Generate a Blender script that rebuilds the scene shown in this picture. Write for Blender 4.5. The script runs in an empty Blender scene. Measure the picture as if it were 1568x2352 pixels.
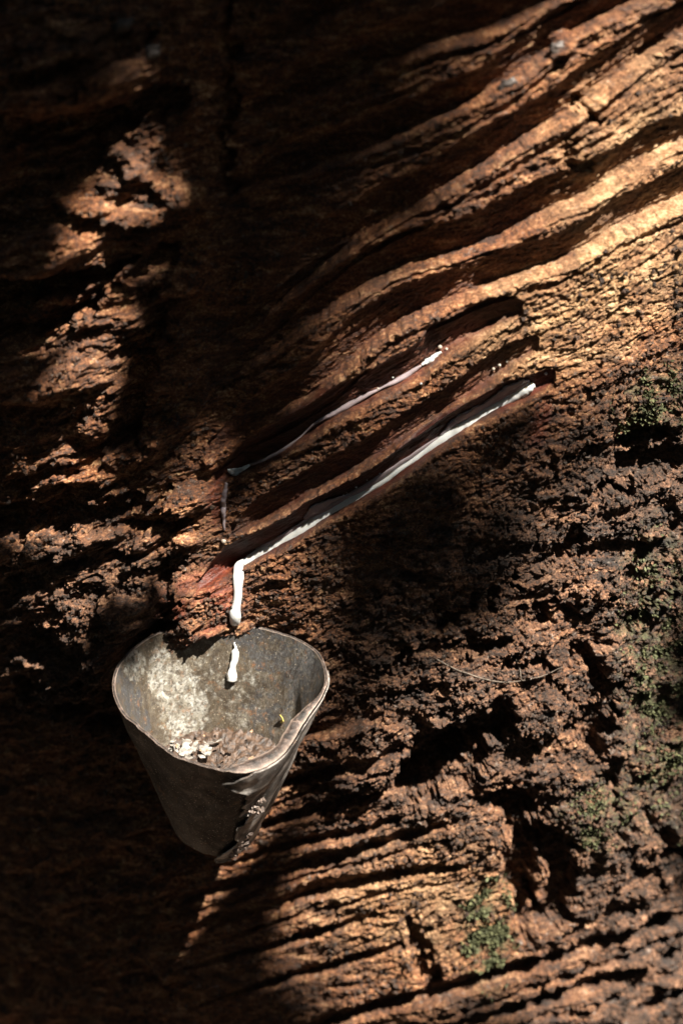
import bpy, math, random
import numpy as np
from mathutils import Vector, Matrix

random.seed(7)
RNG = np.random.default_rng(11)
C = bpy.context.scene.collection
SC = bpy.context.scene

# ------------------------------------------------------------------ camera
PITCH = math.radians(26.0)
DIST = 1.15
LENS = 70.0
TARGET = np.array([0.0, 0.0, 1.0])
CAM = TARGET + DIST * np.array([0.0, -math.cos(PITCH), math.sin(PITCH)])
cam_data = bpy.data.cameras.new('camera')
cam = bpy.data.objects.new('camera', cam_data)
C.objects.link(cam)
cam.location = CAM
cam.rotation_euler = (math.pi / 2 - PITCH, 0, 0)
cam_data.lens = LENS
cam_data.sensor_width = 36.0
cam_data.clip_start = 0.02
cam_data.clip_end = 600.0
cam_data.dof.use_dof = True
cam_data.dof.focus_distance = 1.16
cam_data.dof.aperture_fstop = 4.0
SC.camera = cam

# ------------------------------------------------------------------ light
SUN_AZ = math.radians(46.0)      # to the right of the direction trunk -> camera
SUN_EL = math.radians(60.0)
SUN = np.array([math.sin(SUN_AZ) * math.cos(SUN_EL), -math.cos(SUN_AZ) * math.cos(SUN_EL), math.sin(SUN_EL)])
sl = bpy.data.lights.new('sun', 'SUN')
sl.energy = 5.0
sl.angle = math.radians(0.53)
sl.color = (1.0, 0.93, 0.82)
so = bpy.data.objects.new('sun', sl)
C.objects.link(so)
so.rotation_euler = Vector(SUN).to_track_quat('Z', 'Y').to_euler()
so.location = (3, -3, 6)
world = bpy.data.worlds.new('World')
SC.world = world
world.use_nodes = True
wn = world.node_tree
bg = wn.nodes['Background']
sky = wn.nodes.new('ShaderNodeTexSky')
sky.sky_type = 'NISHITA'
sky.sun_disc = False
sky.sun_elevation = SUN_EL
sky.sun_rotation = math.atan2(SUN[0], SUN[1])
wn.links.new(sky.outputs[0], bg.inputs[0])
bg.inputs[1].default_value = 0.05
SC.view_settings.view_transform = 'Standard'
SC.view_settings.look = 'None'
SC.view_settings.exposure = 2.2
SC.view_settings.gamma = 1.0
SC.cycles.max_bounces = 6

# ------------------------------------------------------------------ pixel <-> trunk maths (photo px on a 1568 x 2352 sheet)
PW, PH = 1568.0, 2352.0
R0 = 0.44
AX, AY = 0.035, 0.44          # trunk axis
cp, sp = math.cos(PITCH), math.sin(PITCH)
RIGHT = np.array([1.0, 0, 0])
FWD = np.array([0, cp, -sp])
UP = np.array([0, sp, cp])
KPX = (36.0 / LENS) / PH      # tan per pixel (sensor 36 on the long side)

def ray(px, py):
    d = FWD + RIGHT * ((px - PW / 2) * KPX) + UP * (-(py - PH / 2) * KPX)
    return d / np.linalg.norm(d)

def project(P):
    v = P - CAM
    z = v @ FWD
    z = np.where(z < 0.05, 0.05, z)
    return (v @ RIGHT) / z / KPX + PW / 2, -(v @ UP) / z / KPX + PH / 2, z

def hit_trunk(px, py, h=0.0):
    """pixel -> (s, z) on the trunk cylinder of radius R0 + h"""
    d = ray(px, py)
    ox, oy = CAM[0] - AX, CAM[1] - AY
    r = R0 + h
    a = d[0] ** 2 + d[1] ** 2
    b = 2 * (ox * d[0] + oy * d[1])
    c = ox * ox + oy * oy - r * r
    disc = max(b * b - 4 * a * c, 0.0)
    t = (-b - math.sqrt(disc)) / (2 * a)
    p = CAM + d * t
    th = math.atan2(p[0] - AX, -(p[1] - AY))
    return th * R0, p[2]

def hit_plane(px, py, p0, n):
    d = ray(px, py)
    return CAM + d * (((p0 - CAM) @ n) / (d @ n))

# ------------------------------------------------------------------ noise
_perm = RNG.permutation(256)
_perm = np.concatenate([_perm, _perm, _perm])
_ang = RNG.random(256) * 2 * np.pi
_gx, _gy = np.cos(_ang), np.sin(_ang)
_jx, _jy = RNG.random(256), RNG.random(256)

def perlin(x, y, seed=0):
    x = x + seed * 17.13; y = y + seed * 9.71
    xi = np.floor(x).astype(np.int64); yi = np.floor(y).astype(np.int64)
    xf = x - xi; yf = y - yi
    u = xf * xf * xf * (xf * (xf * 6 - 15) + 10); v = yf * yf * yf * (yf * (yf * 6 - 15) + 10)
    xi &= 255; yi &= 255
    def g(ix, iy, dx, dy):
        h = _perm[_perm[ix & 255] + (iy & 255)]
        return _gx[h] * dx + _gy[h] * dy
    n00 = g(xi, yi, xf, yf); n10 = g(xi + 1, yi, xf - 1, yf)
    n01 = g(xi, yi + 1, xf, yf - 1); n11 = g(xi + 1, yi + 1, xf - 1, yf - 1)
    return (n00 * (1 - u) + n10 * u) * (1 - v) + (n01 * (1 - u) + n11 * u) * v

def fbm(x, y, o=4, seed=0, gain=0.5):
    a, t = 1.0, 0.0
    for k in range(o):
        t = t + a * perlin(x, y, seed + k * 3)
        x, y = x * 2.03, y * 2.03
        a *= gain
    return t

def ridged(x, y, o=4, seed=0, gain=0.55):
    a, t = 1.0, 0.0
    for k in range(o):
        t = t + a * (1 - 2.2 * np.abs(perlin(x, y, seed + k * 5)))
        x, y = x * 2.07, y * 2.07
        a *= gain
    return t

def worley(x, y, seed=0):
    x = x + seed * 31.7; y = y + seed * 12.9
    xi = np.floor(x).astype(np.int64); yi = np.floor(y).astype(np.int64)
    f1 = np.full(x.shape, 9.0); f2 = np.full(x.shape, 9.0); hid = np.zeros(x.shape)
    for dx in (-1, 0, 1):
        for dy in (-1, 0, 1):
            h = _perm[_perm[(xi + dx) & 255] + ((yi + dy) & 255)]
            d = np.hypot(xi + dx + _jx[h] - x, yi + dy + _jy[h] - y)
            closer = d < f1
            f2 = np.where(closer, f1, np.minimum(f2, d))
            hid = np.where(closer, h / 255.0, hid)
            f1 = np.where(closer, d, f1)
    return f1, f2, hid

def sstep(a, b, x):
    t = np.clip((x - a) / (b - a), 0, 1)
    return t * t * (3 - 2 * t)

def blob(px, py, cx, cy, rx, ry, ang=0.0, soft=0.35):
    """1 inside an ellipse, 0 outside, soft edge"""
    a = math.radians(ang); c, s = math.cos(a), math.sin(a)
    dx, dy = px - cx, py - cy
    u = (dx * c - dy * s) / rx; v = (dx * s + dy * c) / ry
    return 1 - sstep(1 - soft, 1 + soft, np.hypot(u, v))

# ------------------------------------------------------------------ mesh helpers
def mesh_np(name, V, F, mat=None, parent=None, smooth=True, attrs=None, link=True):
    V = np.asarray(V, np.float32); F = np.asarray(F, np.int32)
    me = bpy.data.meshes.new(name)
    k = F.shape[1]
    me.vertices.add(len(V)); me.vertices.foreach_set('co', V.ravel())
    me.loops.add(F.size); me.loops.foreach_set('vertex_index', F.ravel())
    me.polygons.add(len(F)); me.polygons.foreach_set('loop_start', np.arange(0, F.size, k, dtype=np.int32))
    me.update(calc_edges=True)
    me.polygons.foreach_set('use_smooth', np.full(len(F), smooth))
    for nm, a in (attrs or {}).items():
        at = me.attributes.new(nm, 'FLOAT', 'POINT')
        at.data.foreach_set('value', np.asarray(a, np.float32).ravel())
    me.update()
    o = bpy.data.objects.new(name, me)
    if mat: me.materials.append(mat)
    if link: C.objects.link(o)
    if parent: o.parent = parent
    return o

def grid_faces(nu, nv, close_u=False):
    """verts indexed [u * nv + v]"""
    iu = np.arange(nu if close_u else nu - 1); iv = np.arange(nv - 1)
    a, b = np.meshgrid(iu, iv, indexing='ij')
    a2 = (a + 1) % nu
    return np.stack([a * nv + b, a2 * nv + b, a2 * nv + b + 1, a * nv + b + 1], -1).reshape(-1, 4)

def tag(o, label, cat, group=None, kind=None):
    o['label'] = label; o['category'] = cat
    if group: o['group'] = group
    if kind: o['kind'] = kind
    return o

def empty(name, loc):
    o = bpy.data.objects.new(name, None)
    C.objects.link(o)
    o.location = tuple(float(v) for v in loc)
    o.empty_display_size = 0.03
    return o

def adopt(o, root):
    """keep world coordinates of mesh data while parenting to an Empty"""
    o.parent = root
    o.matrix_parent_inverse = Matrix.Translation(-Vector(root.location))
    return o

def catmull(pts, n):
    P = np.asarray(pts, float)
    P = np.vstack([2 * P[0] - P[1], P, 2 * P[-1] - P[-2]])
    out = []
    seg = len(P) - 3
    t = np.linspace(0, seg - 1e-9, n)
    for tt in t:
        i = int(tt); f = tt - i
        p0, p1, p2, p3 = P[i:i + 4]
        out.append(0.5 * (2 * p1 + (p2 - p0) * f + (2 * p0 - 5 * p1 + 4 * p2 - p3) * f * f + (3 * p1 - p0 - 3 * p2 + p3) * f ** 3))
    return np.array(out)

# ------------------------------------------------------------------ materials
class NT:
    def __init__(self, name):
        self.m = bpy.data.materials.new(name); self.m.use_nodes = True
        self.t = self.m.node_tree; self.n = self.t.nodes; self.l = self.t.links
        self.b = self.n['Principled BSDF']
        self.co = self.n.new('ShaderNodeTexCoord').outputs['Object']
    def noise(self, scale, detail=4, rough=0.6, dist=0.0, vec=None):
        x = self.n.new('ShaderNodeTexNoise'); x.inputs['Scale'].default_value = scale
        x.inputs['Detail'].default_value = detail; x.inputs['Roughness'].default_value = rough
        x.inputs['Distortion'].default_value = dist
        self.l.new(vec or self.co, x.inputs['Vector']); return x.outputs['Fac']
    def voro(self, scale, feature='F1', vec=None):
        x = self.n.new('ShaderNodeTexVoronoi'); x.feature = feature; x.inputs['Scale'].default_value = scale
        self.l.new(vec or self.co, x.inputs['Vector']); return x.outputs['Distance']
    def mapping(self, rot=(0, 0, 0), scale=(1, 1, 1)):
        x = self.n.new('ShaderNodeMapping'); x.inputs['Rotation'].default_value = rot; x.inputs['Scale'].default_value = scale
        self.l.new(self.co, x.inputs['Vector']); return x.outputs[0]
    def ramp(self, fac, stops):
        x = self.n.new('ShaderNodeValToRGB'); e = x.color_ramp.elements
        while len(e) < len(stops): e.new(0.5)
        for k, (p, c) in enumerate(stops):
            e[k].position = p; e[k].color = (c[0], c[1], c[2], 1) if hasattr(c, '__len__') else (c, c, c, 1)
        self.l.new(fac, x.inputs[0]); return x.outputs[0]
    def mix(self, fac, a, b, mode='MIX'):
        x = self.n.new('ShaderNodeMix'); x.data_type = 'RGBA'; x.blend_type = mode
        for s, i in ((fac, 0), (a, 6), (b, 7)):
            if hasattr(s, 'links') or hasattr(s, 'is_linked'): self.l.new(s, x.inputs[i])
            elif i == 0: x.inputs[0].default_value = s
            else: x.inputs[i].default_value = (s[0], s[1], s[2], 1)
        return x.outputs[2]
    def math(self, op, a, b=0.0):
        x = self.n.new('ShaderNodeMath'); x.operation = op; x.use_clamp = False
        for s, i in ((a, 0), (b, 1)):
            if hasattr(s, 'is_linked'): self.l.new(s, x.inputs[i])
            else: x.inputs[i].default_value = s
        return x.outputs[0]
    def attr(self, name):
        x = self.n.new('ShaderNodeAttribute'); x.attribute_name = name; return x.outputs['Fac']
    def bump(self, h, strength=0.6, dist=0.001, prev=None):
        x = self.n.new('ShaderNodeBump'); x.inputs['Strength'].default_value = strength; x.inputs['Distance'].default_value = dist
        self.l.new(h, x.inputs['Height'])
        if prev: self.l.new(prev, x.inputs['Normal'])
        return x.outputs[0]
    def set(self, **k):
        for nm, v in k.items():
            inp = self.b.inputs[nm.replace('_', ' ')]
            if hasattr(v, 'is_linked'): self.l.new(v, inp)
            else: inp.default_value = (v[0], v[1], v[2], 1) if hasattr(v, '__len__') else v
        return self.m

def make_bark():
    t = NT('bark')
    ang = t.mapping(rot=(0, math.radians(-24), 0), scale=(0.45, 1, 1.6))
    big = t.noise(22, 3, 0.6)
    mid = t.noise(110, 6, 0.72, 0.5, vec=ang)
    fine = t.noise(560, 5, 0.78)
    v = t.math('ADD', t.math('MULTIPLY', mid, 0.52), t.math('MULTIPLY', fine, 0.48))
    crumb = t.ramp(v, [(0.40, (0.010, 0.007, 0.006)), (0.48, (0.055, 0.031, 0.019)), (0.55, (0.19, 0.088, 0.046)), (0.66, (0.56, 0.335, 0.205))])
    wood = t.ramp(v, [(0.37, (0.014, 0.007, 0.004)), (0.45, (0.075, 0.026, 0.010)), (0.53, (0.28, 0.098, 0.031)), (0.63, (0.76, 0.470, 0.240))])
    col = t.mix(t.attr('wood'), crumb, wood)
    col = t.mix(t.ramp(big, [(0.35, 0.0), (0.7, 0.55)]), col, (0.060, 0.038, 0.027))
    blk = t.ramp(t.noise(70, 6, 0.78, 0.6, vec=ang), [(0.50, 0.0), (0.62, 0.85)])
    col = t.mix(t.math('MULTIPLY', blk, t.math('SUBTRACT', 1.0, t.math('MULTIPLY', t.attr('wood'), 0.55))), col, (0.020, 0.017, 0.016))
    grey = t.ramp(t.noise(210, 4, 0.75), [(0.60, 0.0), (0.69, 0.6)])
    col = t.mix(grey, col, (0.30, 0.255, 0.22))
    red = t.ramp(t.noise(60, 3, 0.6), [(0.35, (0.022, 0.007, 0.005)), (0.65, (0.090, 0.022, 0.013))])
    redl = t.mix(t.attr('redlump'), red, t.ramp(v, [(0.40, (0.030, 0.007, 0.004)), (0.53, (0.12, 0.022, 0.009)), (0.67, (0.32, 0.105, 0.045))]))
    pale_sun = t.ramp(v, [(0.36, (0.10, 0.045, 0.018)), (0.47, (0.38, 0.205, 0.085)), (0.58, (0.74, 0.52, 0.30))])
    col = t.mix(t.math('MULTIPLY', t.attr('pale'), 0.75), col, pale_sun)  # scraped wood tone, also brightens the bark like stronger sun
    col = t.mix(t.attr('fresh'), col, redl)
    gm = t.math('MULTIPLY', t.attr('moss'), t.ramp(t.noise(130, 5, 0.75), [(0.45, 0.0), (0.62, 0.85)]))
    col = t.mix(gm, col, (0.085, 0.090, 0.040))
    h = t.math('ADD', t.noise(1000, 5, 0.8), t.math('MULTIPLY', t.noise(330, 4, 0.7, vec=ang), 1.5))
    keep = t.math('SUBTRACT', 1.0, t.math('MULTIPLY', t.attr('fresh'), 0.75))
    nb = t.bump(t.math('MULTIPLY', h, keep), 1.0, 0.0016)
    ro = t.math('SUBTRACT', 0.72, t.math('MULTIPLY', t.attr('fresh'), 0.32))
    return t.set(Base_Color=col, Roughness=ro, Normal=nb, Specular_IOR_Level=0.4)
BARK = make_bark()

def make_latex(name, col, trans=0.0):
    t = NT(name)
    c = t.mix(t.ramp(t.noise(260, 4, 0.6), [(0.4, 0.0), (0.75, 0.35)]), col, (col[0] * 0.72, col[1] * 0.68, col[2] * 0.62))
    nb = t.bump(t.noise(420, 3, 0.6), 0.25, 0.0006)
    m = t.set(Base_Color=c, Roughness=0.18, Normal=nb, Subsurface_Weight=0.35, Subsurface_Scale=0.004)
    t.b.inputs['Subsurface Radius'].default_value = (1.0, 0.8, 0.6)
    return m
LATEX = make_latex('latex', (0.52, 0.525, 0.515))
FILM = make_latex('latex_film', (0.25, 0.205, 0.215))
BEAD = make_latex('latex_bead', (0.30, 0.26, 0.22))

def make_metal(name='old_sheet_metal', k=1.0):
    t = NT(name)
    v = t.noise(55, 5, 0.65, 0.6)
    c = t.ramp(v, [(0.34, (0.005 * k, 0.0045 * k, 0.004 * k)), (0.5, (0.019 * k, 0.017 * k, 0.0155 * k)), (0.66, (0.060 * k, 0.055 * k, 0.050 * k))])
    rust = t.ramp(t.noise(130, 5, 0.7), [(0.58, 0.0), (0.72, 0.8)])
    c = t.mix(rust, c, (0.14, 0.075, 0.040))
    spk = t.ramp(t.noise(1100, 2, 0.5), [(0.66, 0.0), (0.70, 1.0)])
    c = t.mix(spk, c, (0.42, 0.40, 0.37))
    nb = t.bump(t.noise(240, 5, 0.7), 0.5, 0.0006)
    return t.set(Base_Color=c, Roughness=t.ramp(v, [(0.3, 0.75), (0.7, 0.45)]), Metallic=0.1, Normal=nb, Specular_IOR_Level=0.25)
METAL = make_metal()
SEAM_LIT = make_metal('sunlit_scuffed_metal', 8.0)  # scuffed metal, base colour lightened to paint in the sunlit strip

def make_lining():
    t = NT('cup_lining')
    st = t.mapping(scale=(1.6, 1.6, 0.5))
    v = t.noise(95, 6, 0.72, 0.8, vec=st)
    brown = t.ramp(v, [(0.30, (0.025, 0.017, 0.010)), (0.45, (0.045, 0.032, 0.019)), (0.60, (0.085, 0.068, 0.046)), (0.75, (0.19, 0.165, 0.125))])
    pale = t.ramp(t.noise(140, 6, 0.75, 1.2), [(0.32, (0.085, 0.066, 0.040)), (0.46, (0.17, 0.155, 0.125)), (0.60, (0.34, 0.335, 0.305))])
    e = t.math('ADD', t.attr('film'), t.math('MULTIPLY', t.math('SUBTRACT', t.noise(120, 7, 0.78, 0.7), 0.5), 2.6))
    c = t.mix(t.ramp(e, [(0.42, 0.0), (0.72, 1.0)]), brown, pale)
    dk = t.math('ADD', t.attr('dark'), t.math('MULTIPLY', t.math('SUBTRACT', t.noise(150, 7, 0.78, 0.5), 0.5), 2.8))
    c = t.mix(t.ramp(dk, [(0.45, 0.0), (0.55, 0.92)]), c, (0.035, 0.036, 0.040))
    rs = t.ramp(t.noise(210, 4, 0.7), [(0.57, 0.0), (0.68, 0.75)])
    c = t.mix(rs, c, (0.15, 0.065, 0.022))
    wh = t.ramp(t.noise(800, 2, 0.5), [(0.67, 0.0), (0.71, 0.8)])
    c = t.mix(wh, c, (0.40, 0.34, 0.26))
    fib = t.ramp(t.noise(90, 6, 0.8, 2.2, vec=t.mapping(rot=(0.3, 0.5, 0.2), scale=(2.6, 2.6, 0.8))), [(0.485, 0.0), (0.50, 1.0), (0.515, 0.0)])
    c = t.mix(t.math('MULTIPLY', fib, 0.35), c, (0.30, 0.28, 0.24))
    gr = t.ramp(t.noise(380, 6, 0.85), [(0.505, 0.0), (0.57, 0.85)])
    c = t.mix(gr, c, (0.035, 0.026, 0.018))
    nb = t.bump(t.math('ADD', t.noise(330, 5, 0.75), t.math('MULTIPLY', fib, 0.3)), 0.7, 0.0009)
    return t.set(Base_Color=c, Roughness=0.5, Normal=nb)
LINING = make_lining()

def simple(name, a, b, scale, rough=0.7, bump=0.5, bscale=None, bd=0.001):
    t = NT(name)
    c = t.ramp(t.noise(scale, 5, 0.65), [(0.35, a), (0.65, b)])
    return t.set(Base_Color=c, Roughness=rough, Normal=t.bump(t.noise(bscale or scale * 3, 4, 0.7), bump, bd))
CRUST = simple('lip_crust', (0.020, 0.013, 0.010), (0.27, 0.205, 0.17), 210, 0.5, 0.9, 420)
def make_lip():
    t = NT('lip_metal')
    n1 = t.noise(150, 6, 0.75, 0.6)
    c = t.ramp(n1, [(0.40, (0.006, 0.005, 0.004)), (0.52, (0.030, 0.020, 0.016)), (0.60, (0.085, 0.058, 0.046)), (0.68, (0.26, 0.20, 0.17))])
    e = t.math('MULTIPLY', t.attr('edge'), t.ramp(t.noise(260, 4, 0.7), [(0.3, 0.35), (0.6, 1.0)]))
    c = t.mix(e, c, (0.36, 0.27, 0.22))
    return t.set(Base_Color=c, Roughness=0.5, Normal=t.bump(t.noise(380, 5, 0.75), 0.9, 0.0012))
CRUST_LIP = make_lip()
CRUMB = simple('bark_crumb', (0.075, 0.036, 0.018), (0.40, 0.245, 0.145), 260, 0.85, 0.7, 900)
FLAKE = simple('dried_latex', (0.035, 0.026, 0.019), (0.27, 0.25, 0.22), 300, 0.5, 0.5, 600)
DARKFLAKE = simple('dark_scrap', (0.010, 0.006, 0.004), (0.075, 0.042, 0.024), 250, 0.6, 0.5, 600)
YELLOW = simple('yellow_leaf', (0.30, 0.22, 0.04), (0.50, 0.42, 0.11), 200, 0.6, 0.3, 500)
MOSS = simple('moss', (0.026, 0.030, 0.011), (0.095, 0.098, 0.040), 240, 0.8, 0.3, 700)
TWIG = simple('rootlet', (0.035, 0.026, 0.019), (0.13, 0.10, 0.075), 300, 0.8, 0.6, 900)
RESIN = simple('resin', (0.016, 0.013, 0.013), (0.085, 0.066, 0.055), 160, 0.5, 0.9, 330)
SOIL = simple('soil', (0.035, 0.022, 0.013), (0.10, 0.065, 0.04), 6, 0.95, 0.8, 30, 0.02)
def make_leaf():
    t = NT('rubber_leaf')
    c = t.ramp(t.noise(14, 3, 0.5), [(0.3, (0.035, 0.075, 0.018)), (0.7, (0.075, 0.125, 0.03))])
    return t.set(Base_Color=c, Roughness=0.45)
LEAF = make_leaf()

# ------------------------------------------------------------------ ground
gx = np.concatenate([-np.geomspace(250, 0.4, 40), np.linspace(-0.35, 0.35, 15), np.geomspace(0.4, 250, 40)])
X, Y = np.meshgrid(gx, gx, indexing='ij')
Zg = 0.03 * fbm(X * 1.3, Y * 1.3, 4, 40) * (np.hypot(X, Y) < 30)
mesh_np('ground', np.stack([X + AX, Y + AY, Zg], -1).reshape(-1, 3), grid_faces(len(gx), len(gx)), SOIL)['kind'] = 'structure'

# ------------------------------------------------------------------ trunk relief
# tapping cuts: valley polyline in photo px, (face width px, depth mm, freshness, lip)
CUTS = [
    ([(470,1325),(555,1287),(640,1247),(740,1186),(870,1112),(1000,1020),(1100,955),(1220,888),(1262,862)], 52, 10.1, 1.0, 0.3),
    ([(530,1222),(620,1180),(700,1134),(860,1040),(1000,950),(1110,875),(1160,835),(1225,786)], 50, 8.4, 0.55, 0.9),
    ([(500,1098),(600,1058),(690,1003),(760,953),(860,903),(960,848),(1020,800),(1150,722),(1190,705)], 62, 10.1, 0.75, 0.5),
    ([(480,1040),(560,978),(650,935),(760,862),(840,785),(930,722),(1010,694),(1150,632),(1300,580),(1420,505),(1568,445),(1750,350)], 81, 16.5, 0.35, 0.8),
    ([(480,870),(550,842),(620,800),(720,722),(850,642),(960,590),(1100,562),(1230,484),(1330,442),(1430,385),(1510,330),(1600,300)], 88, 19.8, 0.12, 0.6),
    ([(500,785),(560,755),(640,690),(740,605),(860,515),(960,462),(1060,400),(1180,322),(1300,255),(1420,160),(1568,62),(1750,-60)], 81, 18.1, 0.1, 0.9),
    ([(480,440),(560,425),(640,402),(740,372),(850,332),(960,282),(1060,232),(1150,186),(1230,128),(1290,80),(1420,8),(1600,-70)], 76, 18.1, 0.15, 0.9),
    ([(500,285),(620,240),(740,200),(880,134),(1000,92),(1150,45),(1260,-5),(1400,-70)], 78, 18.1, 0.1, 0.5),
    ([(520,140),(620,100),(720,50),(830,-5),(1000,-80)], 73, 18.1, 0.0, 0.4),
    # old cuts below and beside the cup
    ([(600,1700),(740,1668),(830,1640),(880,1622)], 34, 9.5, 0.0, 0.5),
    ([(560,1822),(660,1795),(770,1760),(860,1728),(930,1690)], 41, 12.0, 0.0, 0.5),
    ([(520,1915),(620,1892),(720,1864),(850,1818),(970,1788)], 34, 10.8, 0.0, 0.6),
    ([(480,1985),(600,1962),(720,1932),(850,1894),(950,1852)], 30, 9.5, 0.0, 0.6),
    ([(380,2065),(500,2040),(620,2012),(750,1975),(900,1922),(1020,1876)], 41, 13.5, 0.0, 0.6),
    ([(380,2140),(500,2112),(620,2084),(760,2038),(900,2000),(1070,1972)], 41, 13.5, 0.0, 0.5),
    ([(420,2205),(560,2180),(700,2146),(800,2112),(880,2080)], 30, 9.5, 0.0, 0.4),
    ([(460,2285),(600,2252),(780,2206),(870,2172),(940,2140)], 32, 10.8, 0.0, 0.4),
    ([(560,2400),(700,2360),(850,2305),(1000,2262),(1200,2205),(1400,2135),(1568,2065),(1750,1990)], 51, 18.0, 0.0, 0.7),
    ([(760,2420),(900,2370),(1050,2336),(1150,2312),(1350,2240),(1568,2160),(1750,2080)], 46, 16.5, 0.15, 0.7),
    ([(1100,2460),(1230,2405),(1350,2352),(1568,2245),(1750,2150)], 41, 15.0, 0.0, 0.6),
]
for k_, dy_, w_, d_ in ((3, 58, 12, 2.6), (4, 34, 12, 2.6), (5, 62, 14, 3.2), (6, 66, 13, 3.0), (7, 50, 14, 3.4), (4, -98, 12, 2.4), (6, -92, 12, 2.6), (10, 36, 16, 4.0), (13, 34, 16, 4.5), (14, 32, 16, 4.5), (17, 46, 20, 5.0), (18, 42, 18, 5.0)):
    rj = random.Random(k_ * 10 + dy_)
    CUTS.append(([(x + rj.uniform(-6, 6), y + dy_ + rj.uniform(-11, 11)) for x, y in CUTS[k_][0]], w_, d_, 0.05, 0.4))
s0, z1 = hit_trunk(-60, -120); s0 = -0.33
s1, _ = hit_trunk(1640, 1200); s1 = max(s1, 0.24) + 0.012
z1 = hit_trunk(1000, -110)[1]; z0 = hit_trunk(900, 2470)[1]
STEP = 0.00046
sf = np.arange(s0, s1, STEP); zf = np.arange(z0, z1, STEP)
half = math.pi * R0
def outward(start, end, first):
    out = []; x = start; d = first; sg = 1 if end > start else -1
    while sg * (end - x) > d * 1.3:
        x += sg * d; out.append(x); d = min(d * 1.14, 0.02)
    out.append(end); return out
sv = np.concatenate([outward(s0, -half, STEP * 1.5)[::-1], sf, outward(sf[-1], half, STEP * 1.5)])
zv = np.concatenate([outward(z0, -0.05, STEP * 1.5)[::-1], zf, outward(zf[-1], 3.4, STEP * 1.5)])
NS, NZ = len(sv), len(zv)
S, Z = np.meshgrid(sv, zv, indexing='ij')
TH = S / R0
BX = np.sin(TH); BY = -np.cos(TH)
PX, PY, _d = project(np.stack([AX + BX * R0, AY + BY * R0, Z], -1))
front = np.cos(TH) > -0.2
PX = np.where(front, PX, np.where(S < 0, -900.0, 2500.0))
H = np.zeros_like(S)

# warped coordinates; direction of the cuts about 25 degrees up to the right
wa = 0.010 * fbm(S * 18, Z * 18, 3, 1); wb = 0.010 * fbm(S * 18, Z * 18, 3, 2)
ca, sa = math.cos(math.radians(27)), math.sin(math.radians(27))
U = (S + wa) * ca + (Z + wb) * sa          # along cuts
V = -(S + wa) * sa + (Z + wb) * ca         # across
left = 1 - sstep(380, 520, PX + 60 * fbm(S * 25, Z * 25, 2, 5))
left = left * (1 - sstep(1450, 1650, PY) * 0.5)
rough = sstep(0, 1, np.clip((PX * 0.55 + PY - 1500) / 350, 0, 1)) * sstep(500, 950, PX) + 0.0
rough = np.clip(rough * (1 - blob(PX, PY, 980, 2120, 260, 190, 15, 0.5) * 0.8), 0, 1)
rough = np.clip(rough + blob(PX, PY, 220, 1400, 260, 260, 0, 0.5), 0, 1)

H += 0.008 * fbm(S * 9, Z * 5, 3, 8)
H += 0.058 * np.clip((540 - PX) / 640, 0, 1) * sstep(1750, 1150, PY) * sstep(-0.34, -0.27, S)
panel = np.clip(1 - rough - left, 0, 1) * sstep(1500, 1300, PY)
vary = np.clip(0.75 + 1.5 * fbm(S * 30, Z * 34, 3, 12), 0.15, 1.35)
ruf = rough * vary
# tilted slabs on the old left side: long steps, each overhanging the next
sl_ph = (V * 17 + 0.9 * fbm(S * 7, Z * 9, 3, 21))
saw = sl_ph - np.floor(sl_ph)
slab = np.where(saw < 0.82, 1 - saw / 0.82, (saw - 0.82) / 0.18)
H += left * (0.012 * slab - 0.006 + 0.010 * ridged(U * 16, V * 34, 4, 23) - 0.004)
# long fibres in the panels
H += (1 - 0.4 * rough) * (1 - 0.45 * panel) * 0.0017 * ridged(U * 32, V * 130, 4, 31)
H += 0.0011 * fbm(U * 60, V * 160, 4, 33) * vary
H += panel * 0.0007 * ridged(U * 10, V * 240, 3, 35)
# broken ledges in the crumbling bark, each hanging over the one below
lp = V * 26 + 1.3 * fbm(S * 12, Z * 14, 4, 27)
lw = lp - np.floor(lp)
H += rough * sstep(-0.15, 0.25, fbm(U * 14, V * 18, 3, 28)) * 0.0075 * (np.where(lw < 0.86, (1 - lw / 0.86), (lw - 0.86) / 0.14) - 0.5)
# crumbling plates
w3 = 0.5 * fbm(S * 140, Z * 140, 3, 46); w4 = 0.5 * fbm(S * 140, Z * 140, 3, 47)
f1, f2, hid = worley(U * 42 + w3, V * 130 + w4, 3)
H += (0.40 + 0.65 * ruf) * (0.0018 * (hid - 0.5) + 0.0016 * np.clip((f2 - f1) * 2.2, 0, 1) - 0.001)
f1, f2, hid = worley(U * 130 + 1.4 * w4, V * 300 + 1.4 * w3, 4)
H += (0.15 + 0.55 * np.clip(rough + 0.6 * left, 0, 1)) * (0.0012 * (hid - 0.5) + 0.0010 * np.clip((f2 - f1) * 2, 0, 1))
H += ruf * (0.0042 * ridged(U * 22, V * 44, 4, 41) - 0.0015)
H += ruf * 0.0026 * fbm(S * 110, Z * 120, 4, 43)
H += (0.0010 + 0.0008 * ruf) * ridged(U * 80, V * 280, 4, 48, 0.62)
H += (0.0008 + 0.0009 * np.clip(ruf + 0.6 * left, 0, 1)) * fbm(S * 330, Z * 380, 3, 45, 0.7)
H += 0.0006 * fbm(U * 150, V * 460, 3, 49, 0.7)
HN = H.copy()

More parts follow.
